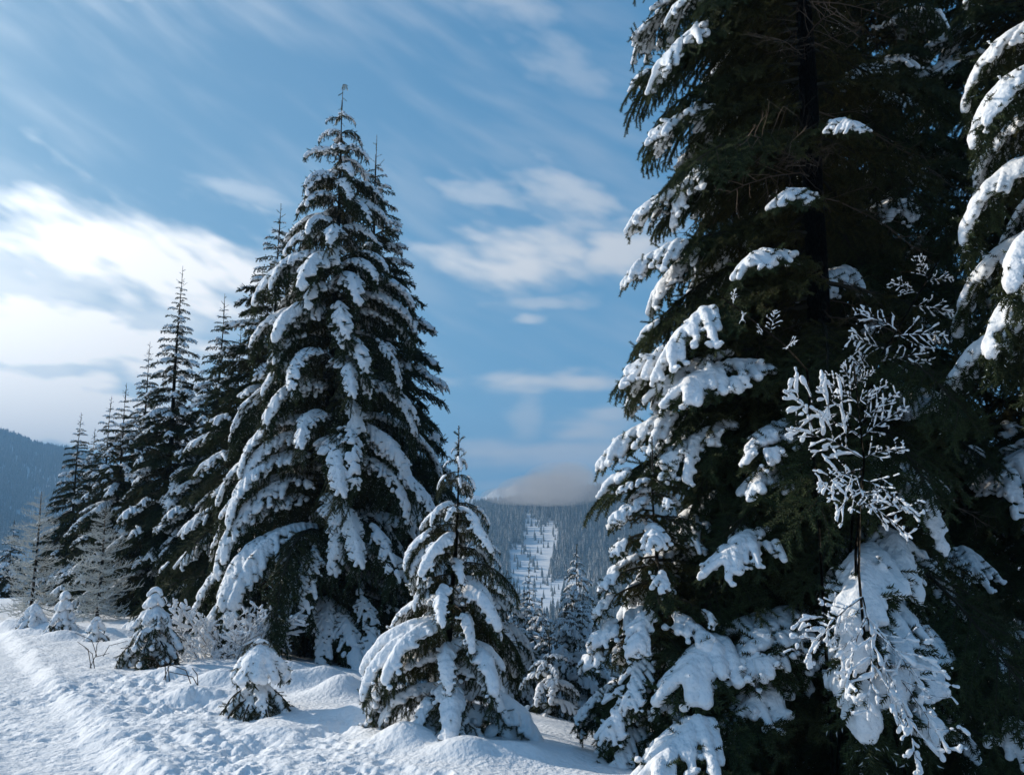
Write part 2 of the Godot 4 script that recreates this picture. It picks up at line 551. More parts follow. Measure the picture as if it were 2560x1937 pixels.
func h_far(r: float, a: float) -> float:      # a: degrees right of the view
	var mid := -58.0 + (78.0 + clampf(a, -4.0, 12.0) * 1.9) * smoothstep(380.0, 1020.0, r) - 70.0 * smoothstep(1060.0, 1700.0, r)
	mid += 165.0 * smoothstep(1700.0, 2500.0, r) * (0.92 + 0.1 * sin(a * 0.9 + 1.0) + 0.03 * sin(a * 4.1))
	var left := -70.0 + (222.0 - 6.0 * clampf(a + 32.0, -12.0, 12.0) + 6.0 * sin(a * 1.3)) * smoothstep(500.0, 2000.0, r) + 16.0 * sin(r * 0.006 + a * 0.5) * smoothstep(500.0, 900.0, r)
	var w := smoothstep(-17.0, -22.0, a) * smoothstep(-120.0, -70.0, a)
	return lerpf(mid, left, w)

func trail_x(z: float) -> float:               # middle of the trodden trail
	return -3.02 + 0.70 * (z + 6.06)

func ground(x: float, z: float) -> float:
	var r := sqrt(x * x + z * z)
	var s := ridge_line(x, z)
	var fall := 0.0
	if s > 0.0: fall = s * s / (s + 2.2) * 0.31
	var y := 0.045 * minf(z, 0.0) - fall + 0.05 * n_big.get_noise_2d(x * 6.0, z * 6.0) + 0.16 * n_big.get_noise_2d(x * 1.6 + 50.0, z * 1.6)
	if r > 40.0:
		y = lerpf(y, h_far(r, rad_to_deg(atan2(x, -z))), smoothstep(40.0, 320.0, r)) + n_big.get_noise_2d(x * 0.15, z * 0.15) * 5.0 * smoothstep(150.0, 500.0, r)
	if r < 45.0:
		# mounds of powder over buried shrubs
		for m in MOUNDS:
			var dx: float = x - m[0]
			var dz: float = z - m[1]
			var q: float = (dx * dx) / (m[2] * m[2]) + (dz * dz) / (m[3] * m[3])
			if q < 4.0: y += m[4] * exp(-q * 1.6)
		var tx := (x - trail_x(z)) * 0.82 + 0.10 * n_mid.get_noise_2d(x * 1.4, z * 1.4)
		var on := smoothstep(0.70, 0.3, absf(tx))
		var edge := 2.6 + 1.3 * n_mid.get_noise_2d(x * 0.9 + 4.0, z * 0.9)
		var churn := smoothstep(edge, edge - 1.1, tx) * smoothstep(0.4, -1.0, s) * lerpf(0.55, 1.0, smoothstep(-0.6, 0.3, tx))
		churn *= lerpf(0.45, 1.0, smoothstep(-15.0, -9.5, z))
		churn *= 0.4 + 0.6 * smoothstep(-0.35, 0.3, n_mid.get_noise_2d(x * 0.7 + 30.0, z * 0.7))
		var soft := smoothstep(-26.0, -17.0, z)
		y -= on * 0.13
		y += 0.015 * exp(-(tx - 0.62) * (tx - 0.62) / 0.05) + 0.03 * exp(-(tx + 0.6) * (tx + 0.6) / 0.06)
		var cel := n_cell.get_noise_2d(x + 0.08 * n_mid.get_noise_2d(x * 9.0, z * 9.0), z)
		y += churn * (0.09 * cel + 0.06 * n_mid.get_noise_2d(x * 4.0, z * 4.0) + 0.065 * n_fine.get_noise_2d(x * 2.2, z * 2.2) + 0.03 * n_cell.get_noise_2d(x * 2.3 + 9.0, z * 2.3) + 0.05 * n_mid.get_noise_2d(x * 1.2, z * 1.2)) * (1.0 - 0.42 * on)
		y += (1.0 - churn) * (0.035 * n_mid.get_noise_2d(x * 1.6, z * 1.6 + 9.0) + 0.006 * n_fine.get_noise_2d(x, z)) * (0.4 + 0.6 * soft)
		for fp in PRINTS:
			var dx: float = x - fp[0]
			var dz: float = z - fp[1]
			var q := dx * dx / 0.0045 + dz * dz / 0.0075
			if q < 5.0: y += -0.05 * exp(-q) + 0.014 * exp(-(q - 1.7) * (q - 1.7))
	return y

const MOUNDS := [[-3.9, -11.4, 0.55, 0.35, 0.2], [-4.0, -10.6, 0.5, 0.28, 0.16], [-3.0, -11.3, 0.5, 0.32, 0.16], [-2.55, -11.6, 0.5, 0.42, 0.22], [-2.15, -10.7, 0.45, 0.38, 0.26], [-4.9, -12.3, 0.6, 0.4, 0.2],
	[-3.4, -12.4, 0.55, 0.4, 0.2], [-1.55, -9.2, 0.55, 0.35, 0.16], [-0.95, -7.9, 0.42, 0.3, 0.2], [-0.45, -7.5, 0.4, 0.26, 0.16], [0.05, -7.6, 0.4, 0.25, 0.1], [0.5, -5.6, 0.5, 0.4, 0.10], [-0.35, -6.3, 0.5, 0.3, 0.1], [-6.3, -15.5, 0.7, 0.5, 0.2],
	[-7.2, -16.6, 0.8, 0.5, 0.22], [-8.6, -18.0, 0.8, 0.5, 0.2], [-5.6, -16.0, 0.9, 0.5, 0.25], [-10.3, -18.9, 0.9, 0.5, 0.24], [-9.2, -17.3, 0.6, 0.4, 0.2], [-12.0, -20.5, 1.0, 0.6, 0.25], [-0.9, -5.2, 0.4, 0.3, 0.05]]
const PRINTS := [[-0.55, -6.9], [-0.75, -6.65], [-0.5, -6.45], [-0.72, -6.2], [-0.42, -6.0], [-0.66, -5.75], [-0.36, -5.6], [-0.6, -5.35], [0.05, -6.35], [0.28, -6.2], [0.5, -6.1], [-1.1, -7.3], [-1.3, -7.1], [-1.05, -6.9], [-0.2, -5.2], [-1.25, -6.55]]

func make_ground() -> void:
	var rs := PackedFloat32Array()
	var r := 0.4
	while r < 2900.0:
		rs.append(r)
		r *= 1.06 if r < 4.0 else 1.0042 if r < 14.0 else 1.007 if r < 27.0 else 1.018 if r < 80.0 else 1.035
	var an := PackedFloat32Array()
	var a := -38.0
	while a < 35.0:
		an.append(a)
		a += 0.13 if a < 7.0 else 0.3
	while a < 318.0:
		an.append(a)
		a += 4.0
	var na := an.size()
	var g := Geo.new()
	for rr in rs:
		for aa in an:
			var x := rr * sin(deg_to_rad(aa))
			var z := -rr * cos(deg_to_rad(aa))
			g.v.append(Vector3(x, ground(x, z), z))
	var nr := rs.size()
	for k in nr:
		for j in na:
			var du := g.v[mini(k + 1, nr - 1) * na + j] - g.v[maxi(k - 1, 0) * na + j]
			var dv := g.v[k * na + (j + 1) % na] - g.v[k * na + (j + na - 1) % na]
			g.n.append(dv.cross(du).normalized())
	for k in nr - 1:
		for j in na:
			var q := k * na + j
			var q2 := k * na + (j + 1) % na
			g.i.append_array([q, q + na, q2, q2, q + na, q2 + na])
	for j in range(1, na - 1):
		g.i.append_array([0, j, j + 1])
	var o := part("snow_ground", g.mesh(), M.ground, self)
	tag(o, "deep white snow covering the slope, trampled along the trail on the left", "", "", "structure")

# ------------------------------------------------------------------ far woods
func spire_mesh(seed_: int) -> ArrayMesh:
	var rng := RandomNumberGenerator.new()
	rng.seed = seed_
	var g := Geo.new()
	var layers := 9
	for k in layers:
		var t := float(k) / layers
		var y1 := 0.10 + 0.9 * (t + 1.7 / layers)
		var y0 := 0.06 + 0.9 * t
		var r := 0.17 * (1.0 - t) + 0.015
		var m := 8
		var turn := rng.randf() * TAU
		for s in m:
			var a0 := turn + TAU * s / m
			var a1 := turn + TAU * (s + 0.5) / m
			var a2 := turn + TAU * (s + 1.0) / m
			var rr := r * rng.randf_range(0.7, 1.25)
			var apex := Vector3(0, minf(y1, 1.0), 0)
			var dark := Color(0.055, 0.06, 0.042) * rng.randf_range(0.6, 1.4)
			var white := Color(0.84, 0.84, 0.84) * rng.randf_range(0.75, 1.05)
			var e0 := Vector3(cos(a0) * rr * 0.55, y0 + 0.03, sin(a0) * rr * 0.55)
			var e1 := Vector3(cos(a1) * rr, y0 - 0.02, sin(a1) * rr)
			var e2 := Vector3(cos(a2) * rr * 0.55, y0 + 0.03, sin(a2) * rr * 0.55)
			for tri in [[apex, e0, e1, dark, dark, white], [apex, e1, e2, dark, white, dark]]:
				for q in 3:
					g.v.append(tri[q])
					g.c.append(tri[3 + q])
	return g.mesh(false)

func clearing(r: float, a: float) -> float:    # 1 where a run is cut through the woods
	if a > -15.0:
		var nn := n_big.get_noise_2d(r * 0.25, a * 22.0)
		var half := lerpf(2.4, 0.22, pow(smoothstep(540.0, 925.0, r), 0.8)) * (1.0 + 1.3 * nn + 0.5 * n_mid.get_noise_2d(r * 0.04, 1.0 if a > 1.4 else 9.0))
		var c := smoothstep(1.15, 0.75, absf(a - 1.4 - 0.5 * nn) / maxf(half, 0.1))
		return c * smoothstep(950.0, 935.0, r) * smoothstep(430.0, 520.0, r)
	var run := smoothstep(1.0, 0.6, absf(r - 900.0 - (a + 30.0) * 95.0) / 75.0)
	var road := smoothstep(1.0, 0.7, absf(r - 1250.0 - (a + 30.0) * 30.0) / 16.0) * smoothstep(-31.5, -30.5, a)
	return maxf(run, road)

func woods(called: String, label: String, a_lo: float, a_hi: float, r_lo: float, r_hi: float, count: int, seed_: int) -> void:
	var rng := RandomNumberGenerator.new()
	rng.seed = seed_
	var at: Array[Transform3D] = []
	for k in count:
		var a := rng.randf_range(a_lo, a_hi)
		var r := sqrt(rng.randf_range(r_lo * r_lo, r_hi * r_hi))
		var c := clearing(r, a)
		var h := rng.randf_range(10.0, 19.0)
		if c > 0.05:
			if rng.randf() > 0.6 * (1.0 - c) + 0.3 + 0.5 * n_mid.get_noise_2d(r * 0.05, a * 3.0): continue
			h *= 0.45
		var x := r * sin(deg_to_rad(a))
		var z := -r * cos(deg_to_rad(a))
		var b := Basis(Vector3.UP, rng.randf() * TAU).scaled(Vector3(h * rng.randf_range(0.8, 1.25), h, h * rng.randf_range(0.8, 1.25)))
		at.append(Transform3D(b, Vector3(x, ground(x, z) - 0.5, z)))
	var mm := MultiMesh.new()
	mm.transform_format = MultiMesh.TRANSFORM_3D
	mm.mesh = spire_mesh(seed_ + 5)
	mm.instance_count = at.size()
	for k in at.size(): mm.set_instance_transform(k, at[k])
	var o := MultiMeshInstance3D.new()
	o.name = called
	o.multimesh = mm
	o.material_override = M.far_tree
	add_child(o, true)
	tag(o, label, "forest", "", "stuff")

# ------------------------------------------------------------------ sky
func sky_color(az: float, el: float) -> Color:
	# clear air: deep blue overhead, pale low down, a wide bright glow round the sun
	var up := clampf(el / 90.0, 0.0, 1.0)
	var c := Color(0.13, 0.47, 0.80).lerp(Color(0.0, 0.10, 0.31), pow(up, 0.40))
	var d := Vector3(sin(deg_to_rad(az)) * cos(deg_to_rad(el)), sin(deg_to_rad(el)), -cos(deg_to_rad(az)) * cos(deg_to_rad(el)))
	var s := Vector3(sin(deg_to_rad(SUN_AZ)) * cos(deg_to_rad(SUN_EL)), sin(deg_to_rad(SUN_EL)), -cos(deg_to_rad(SUN_AZ)) * cos(deg_to_rad(SUN_EL)))
	var g := acos(clampf(d.dot(s), -1.0, 1.0))
	var glow := exp(-g * 2.3)
	c = c + Color(0.72, 0.86, 0.86) * glow * (0.8 + 3.2 * exp(-el / 11.0))
	# high cirrus, drawn out in long slanting fibres
	var w := n_big.get_noise_2d(az * 0.5, el * 0.9) * 3.0
	var u := az * 0.90 - el * 0.42 + w
	var v := az * 0.42 + el * 0.90 + w
	var fib := n_fine.get_noise_2d(u * 0.034, v * 0.17) * 0.5 + 0.5
	var big := n_big.get_noise_2d(az * 1.6 + 20.0, el * 2.6) * 0.5 + 0.5
	var cir := smoothstep(0.40, 1.0, fib * 0.55 + big * 0.6) * 0.21 * smoothstep(2.0, 12.0, el)
	for k in CLOUDS:
		var dx: float = (az - k[0]) / k[2]
		var dy: float = (el - k[1] - k[6] * (az - k[0])) / k[3]
		var q := dx * dx + dy * dy
		if q > 5.0: continue
		var n := n_mid.get_noise_2d(az * k[5] * 0.35 + k[0], (el + 0.2 * az * k[7]) * k[5]) * 0.5 + 0.5
		var n2 := n_fine.get_noise_2d((az * 0.8 - el * 0.3) * k[5] * 0.16, (el + az * 0.38 * k[7]) * k[5] * 0.42) * 0.5 + 0.5
		var m := exp(-q * 0.9) * 1.35
		cir = maxf(cir, k[4] * smoothstep(0.25, 0.95, m * 0.56 + n * 0.58 + n2 * 0.30 - 0.33) * smoothstep(5.0, 3.0, q))
	var lit := Color(0.57, 0.58, 0.61) + Color(1.0, 1.0, 0.98) * glow * 4.4
	c = c.lerp(lit, clampf(cir, 0.0, 0.97))
	c.a = 1.0
	return c

# azimuth, elevation, half width, half height, thickness, grain, slope, slant
const CLOUDS := [
	[3.4, 2.7, 2.6, 0.95, 0.95, 0.5, 0.05, 0.0], [-26.0, 16.6, 12.0, 3.4, 1.15, 0.8, -0.10, 1.0], [-31.0, 11.4, 13.0, 2.6, 1.6, 0.8, -0.05, 0.3], [-31.0, 7.2, 13.0, 2.5, 2.0, 0.7, -0.12, 0.2], [-32.0, 12.0, 12.0, 6.5, 0.6, 0.5, 0.0, 0.4], [-47.0, 14.0, 13.0, 7.0, 1.0, 0.6, 0.0, 0.5],
	[1.5, 18.6, 8.0, 2.3, 0.85, 0.8, 0.03, 0.8], [4.5, 22.5, 4.2, 2.2, 0.55, 1.0, -0.3, 1.0], [8.0, 19.0, 4.5, 2.0, 0.8, 0.9, 0.2, 0.8],
	[2.5, 9.8, 7.0, 0.75, 0.8, 0.9, 0.0, 0.0], [3.5, 4.7, 8.5, 1.35, 0.92, 0.6, 0.0, 0.0], [6.0, 6.6, 3.0, 1.6, 0.8, 0.8, 0.2, 0.0], [1.1, 7.6, 1.3, 2.4, 0.4, 0.7, 0.0, 0.0],
	[2.0, 15.4, 4.0, 0.6, 0.45, 1.2, 0.0, 0.2], [1.2, 14.3, 1.2, 0.5, 0.55, 1.4, 0.0, 0.2], [-18.5, 21.8, 4.2, 0.7, 0.3, 1.2, -0.12, 0.5], [-27.5, 32.6, 2.8, 0.7, 0.5, 1.2, 0.1, 0.5],
	[-2.0, 23.0, 4.0, 1.2, 0.4, 1.2, -0.1, 0.8], [2.5, 2.6, 7.0, 0.6, 0.45, 0.7, 0.0, 0.0], [4.5, 31.0, 3.6, 1.8, 0.25, 1.1, -0.3, 1.0], [-3.0, 36.0, 7.0, 2.0, 0.3, 1.0, -0.3, 1.0]]

func make_sky() -> Texture2D:
	var big := Image.create_empty(512, 256, false, Image.FORMAT_RGBAF)
	for y in 256:
		for x in 512:
			var az := (x + 0.5) / 512.0 * 360.0
			if az > 180.0: az -= 360.0
			big.set_pixel(x, y, sky_color(az, maxf(90.0 - (y + 0.5) / 256.0 * 180.0, 0.0)))
	var W := 4096
	big.resize(W, W / 2, Image.INTERPOLATE_BILINEAR)
	var x0 := int(W * 40.0 / 360.0)
	for y in range(int(W / 2 * 40.0 / 180.0), int(W / 2 * 90.5 / 180.0)):
		for k in range(-x0, x0):
			big.set_pixel((k + W) % W, y, sky_color((k + 0.5) / W * 360.0, maxf(90.0 - (y + 0.5) / W * 360.0, 0.0)))
	return ImageTexture.create_from_image(big)

# ------------------------------------------------------------------ materials
func noise(f: FastNoiseLite, seed_: int, freq: float, kind: int, oct: int) -> void:
	f.seed = seed_
	f.frequency = freq
	f.noise_type = kind
	f.fractal_type = FastNoiseLite.FRACTAL_FBM
	f.fractal_octaves = oct

func grain(seed_: int, freq: float, size := 512, oct := 4) -> NoiseTexture2D:
	var t := NoiseTexture2D.new()
	var f := FastNoiseLite.new()
	noise(f, seed_, freq, FastNoiseLite.TYPE_SIMPLEX_SMOOTH, oct)
	t.noise = f
	t.seamless = true
	t.width = size
	t.height = size
	return t

func snow_material(cm: float, scale: float) -> StandardMaterial3D:
	var m := StandardMaterial3D.new()
	m.albedo_color = Color(0.88, 0.885, 0.895).linear_to_srgb()
	m.roughness = 0.75
	m.metallic_specular = 0.3
	m.uv1_triplanar = true
	m.uv1_world_triplanar = true
	m.uv1_scale = Vector3.ONE * scale
	m.heightmap_enabled = true
	m.heightmap_scale = cm
	m.heightmap_texture = grain(5, 0.02, 512, 5)
	return m

func make_materials() -> void:
	noise(n_big, 3, 0.02, FastNoiseLite.TYPE_SIMPLEX_SMOOTH, 4)
	noise(n_mid, 7, 0.5, FastNoiseLite.TYPE_SIMPLEX_SMOOTH, 3)
	noise(n_fine, 9, 2.2, FastNoiseLite.TYPE_SIMPLEX_SMOOTH, 4)
	noise(n_cell, 12, 3.2, FastNoiseLite.TYPE_CELLULAR, 2)
	n_cell.cellular_return_type = FastNoiseLite.RETURN_DISTANCE2_SUB
	noise(n_snow, 15, 9.0, FastNoiseLite.TYPE_SIMPLEX_SMOOTH, 3)
	noise(n_patch, 18, 1.0, FastNoiseLite.TYPE_SIMPLEX_SMOOTH, 2)
	M.snow = snow_material(1.8, 1.6)
	M.ground = snow_material(1.6, 1.1)
	M.foliage = StandardMaterial3D.new()
	M.foliage.vertex_color_use_as_albedo = true
	M.foliage.roughness = 0.65
	M.foliage.metallic_specular = 0.25
	M.foliage.backlight_enabled = true
	M.foliage.backlight = Color(0.42, 0.42, 0.17)
	M.foliage.cull_mode = BaseMaterial3D.CULL_DISABLED
	M.far_tree = StandardMaterial3D.new()
	M.far_tree.vertex_color_use_as_albedo = true
	M.far_tree.roughness = 0.9
	M.far_tree.cull_mode = BaseMaterial3D.CULL_DISABLED
	M.bark = StandardMaterial3D.new()
	var t := grain(31, 0.03, 512, 5)
	var ramp := Gradient.new()
	ramp.colors = PackedColorArray([Color(0.05, 0.042, 0.034).linear_to_srgb(), Color(0.16, 0.14, 0.115).linear_to_srgb(), Color(0.32, 0.30, 0.26).linear_to_srgb()])
	ramp.offsets = PackedFloat32Array([0.2, 0.6, 1.0])
	t.color_ramp = ramp
	M.bark.albedo_texture = t
	M.bark.roughness = 0.9
	M.bark.uv1_triplanar = true
	M.bark.uv1_scale = Vector3(2.5, 0.9, 2.5)
	M.bark.heightmap_enabled = true
	M.bark.heightmap_scale = 2.0
	M.bark.heightmap_texture = grain(32, 0.03, 512, 5)

func make_cloud() -> void:
	var root := thing("low_cloud", "bank of low pale cloud drifting over the wooded ridge in the gap", "cloud", Vector3.ZERO)
	for p in [[2.0, 800.0, 34.0, 80.0, 30.0, 0.0017], [3.3, 830.0, 43.0, 70.0, 36.0, 0.0016], [0.5, 790.0, 29.0, 70.0, 17.0, 0.0017], [4.9, 840.0, 39.0, 75.0, 30.0, 0.0014], [2.9, 815.0, 29.0, 60.0, 18.0, 0.0018], [4.2, 825.0, 49.0, 42.0, 22.0, 0.0014], [1.4, 805.0, 37.0, 38.0, 20.0, 0.0014], [3.9, 800.0, 31.0, 60.0, 22.0, 0.0015], [2.5, 830.0, 44.0, 40.0, 18.0, 0.0014]]:
		var f := FogVolume.new()
		f.name = "puff"
		f.shape = RenderingServer.FOG_VOLUME_SHAPE_ELLIPSOID
		f.size = Vector3(p[3], p[4], 600.0)
		f.rotation_degrees = Vector3(2.4, -p[0], 0)
		f.position = Vector3(p[1] * sin(deg_to_rad(p[0])), p[2], -p[1] * cos(deg_to_rad(p[0])))
		var m := FogMaterial.new()
		m.density = p[5]
		m.albedo = Color(0.99, 0.98, 0.985)
		f.material = m
		root.add_child(f, true)

# ------------------------------------------------------------------ small things
func snow_sapling(called: String, label: String, at: Vector3, h: float, tiers: Array, seed_: int, tip: float) -> void:
	# tiers: [height, reach, boughs, ball radius]
	var rng := RandomNumberGenerator.new()
	rng.seed = seed_
	var root := thing(called, label, "sapling", at, "young firs buried in snow")
	part("trunk", tube(PackedVector3Array([Vector3(0, -0.1, 0), Vector3(0.01, h * 0.5, 0), Vector3(0, h, 0)]), PackedFloat32Array([0.022, 0.016, 0.006]), 7), M.bark, root)
	for tr in tiers:
		var balls: Array[Vector4] = []
		for k in tr[2]:
			var a: float = TAU * k / tr[2] + rng.randf_range(-0.3, 0.3)
			var len: float = tr[1] * rng.randf_range(0.8, 1.15)
			var b: Dictionary = bank.hem_s[rng.randi() % 2]
			put_bough(root, b, Vector3(0, tr[0], 0), a, deg_to_rad(-16.0), 0.0, 1.18 * len / Vector2(b.tip.x, b.tip.z).length(), -1)
			var up := rng.randf_range(0.2, 0.5)
			for j in 8:
				var t := (j + 0.2) / 8.0
				var drop: float = len * 0.9 * t * t
				var q := Vector3(cos(a) * len * t, tr[0] - drop + tr[3] * up, -sin(a) * len * t)
				var rr: float = tr[3] * (1.0 - 0.3 * t) * rng.randf_range(0.7, 1.2)
				balls.append(Vector4(q.x, q.y, q.z, rr))
				if t > 0.3 and rng.randf() < 0.5:
					var sd := Vector3(sin(a), -0.4, cos(a)) * (1.0 if rng.randf() < 0.5 else -1.0)
					sd.y = -0.45
					balls.append(Vector4(q.x + sd.x * rr, q.y + sd.y * rr, q.z + sd.z * rr, rr * 0.7))
		part("snow_cap", snow_mesh(balls, maxf(0.014, tr[3] * 0.22), 1.1, 0.3, 1.6), M.snow, root)
	if tip > 0.0:
		var g := Geo.new()
		needles(g, Vector3(0, h, 0), Vector3(0, h + tip, 0), 40, 0.02, 0.01, Color(0.03, 0.04, 0.025), rng, 0.7)
		stick(g, PackedVector3Array([Vector3(0, h - 0.1, 0), Vector3(0, h + tip, 0)]), 0.008, 0.004, Color(0.04, 0.035, 0.03))
		part("leader", g.mesh(false), M.foliage, root)

func frosted_larch(label: String, at: Vector3, h: float, r: float, seed_: int) -> void:
	var rng := RandomNumberGenerator.new()
	rng.seed = seed_
	var root := thing("frosted_larch", label, "larch tree", at, "rime covered bare larches")
	part("trunk", tube(PackedVector3Array([Vector3(0, -0.3, 0), Vector3(0.04, h * 0.5, 0), Vector3(0, h, 0)]), PackedFloat32Array([0.05, 0.035, 0.008]), 7, 0.1), M.bark, root)
	var y := h * 0.08
	var az := 0.0
	while y < h * 0.99:
		var t := y / h
		var b: Dictionary = bank.larch[rng.randi() % 3]
		var len := r * pow(1.0 - t, 0.6) * rng.randf_range(0.3, 1.25) + 0.08
		az += 2.4 + rng.randf_range(-0.4, 0.4)
		put_bough(root, b, Vector3(0, y, 0), az, deg_to_rad(lerpf(-14, 12, t) + rng.randf_range(-20, 20)), rng.randf_range(-0.5, 0.5), len, -1)
		y += h / 110.0 * rng.randf_range(0.6, 1.4)

# stem: points; arms: [from along stem 0..1, tip offset]
func snowy_sapling(label: String, places: Array, arms: Array, seed_: int) -> void:
	var at := on_ground(places[0][0], places[0][2])
	var root := thing("bare_sapling", label, "sapling", at, "leafless saplings furred with snow")
	var stem := PackedVector3Array([Vector3(0, -0.1, 0)])
	for q in range(1, places.size()): stem.append(Vector3(places[q][0], places[q][1], places[q][2]) - at)
	var rad := PackedFloat32Array()
	for k in stem.size(): rad.append(lerpf(0.016, 0.006, float(k) / (stem.size() - 1)))
	part("stem", tube(stem, rad, 7, 0.1), M.bark, root)
	var n := stem.size() - 1
	for k in arms.size():
		var f: float = arms[k][0] * n
		var i := mini(int(f), n - 1)
		var from := stem[i].lerp(stem[i + 1], f - i)
		bough_to(root, "bare", seed_ + k, from, Vector3(arms[k][1], arms[k][2], arms[k][3]) - at, 1, [1.2, -1.2, 0.7, -0.7][k % 4])

func _ready() -> void:
	# camera
	var cam := Camera3D.new()
	cam.name = "camera"
	cam.fov = 51.0
	cam.near = 0.1
	cam.far = 15000.0
	cam.position = Vector3(0, EYE, 0)
	cam.rotation_degrees = Vector3(9.5, 0, 0)
	add_child(cam)
	cam.current = true
	make_materials()
	# sky, air, exposure
	var we := WorldEnvironment.new()
	we.name = "world_environment"
	var e := Environment.new()
	e.background_mode = Environment.BG_SKY
	e.sky = Sky.new()
	var sm := PanoramaSkyMaterial.new()
	sm.panorama = make_sky()
	e.sky.sky_material = sm
	e.background_energy_multiplier = 1.0
	e.tonemap_mode = Environment.TONE_MAPPER_LINEAR
	e.tonemap_exposure = 0.95
	e.fog_enabled = true
	e.fog_density = 0.0005
	e.fog_light_color = Color(0.62, 0.83, 1.0)
	e.volumetric_fog_enabled = true
	e.volumetric_fog_density = 0.0
	e.sdfgi_enabled = true
	e.ssao_enabled = true
	e.ssil_enabled = true
	we.environment = e
	add_child(we)
	# sun, low on the left
	var sun := DirectionalLight3D.new()
	sun.name = "sun"
	sun.light_energy = 1.6
	sun.light_color = Color(1.0, 0.965, 0.91)
	sun.light_angular_distance = 0.5
	sun.shadow_enabled = true
	sun.rotation_degrees = Vector3(-SUN_EL, 180.0 - SUN_AZ, 0)
	add_child(sun)
	# land
	make_ground()
	woods("hill_forest", "dense snow dusted forest covering the hill across the valley", -9.0, 16.0, 330.0, 1090.0, 9000, 101)
	woods("mountain_forest", "hazy forest covering the mountain at the far left", -37.0, -20.0, 600.0, 2050.0, 12000, 103)
	make_cloud()
	make_bank()
	build_trees()
	build_small()

func on_ground(x: float, z: float) -> Vector3:
	return Vector3(x, ground(x, z), z)

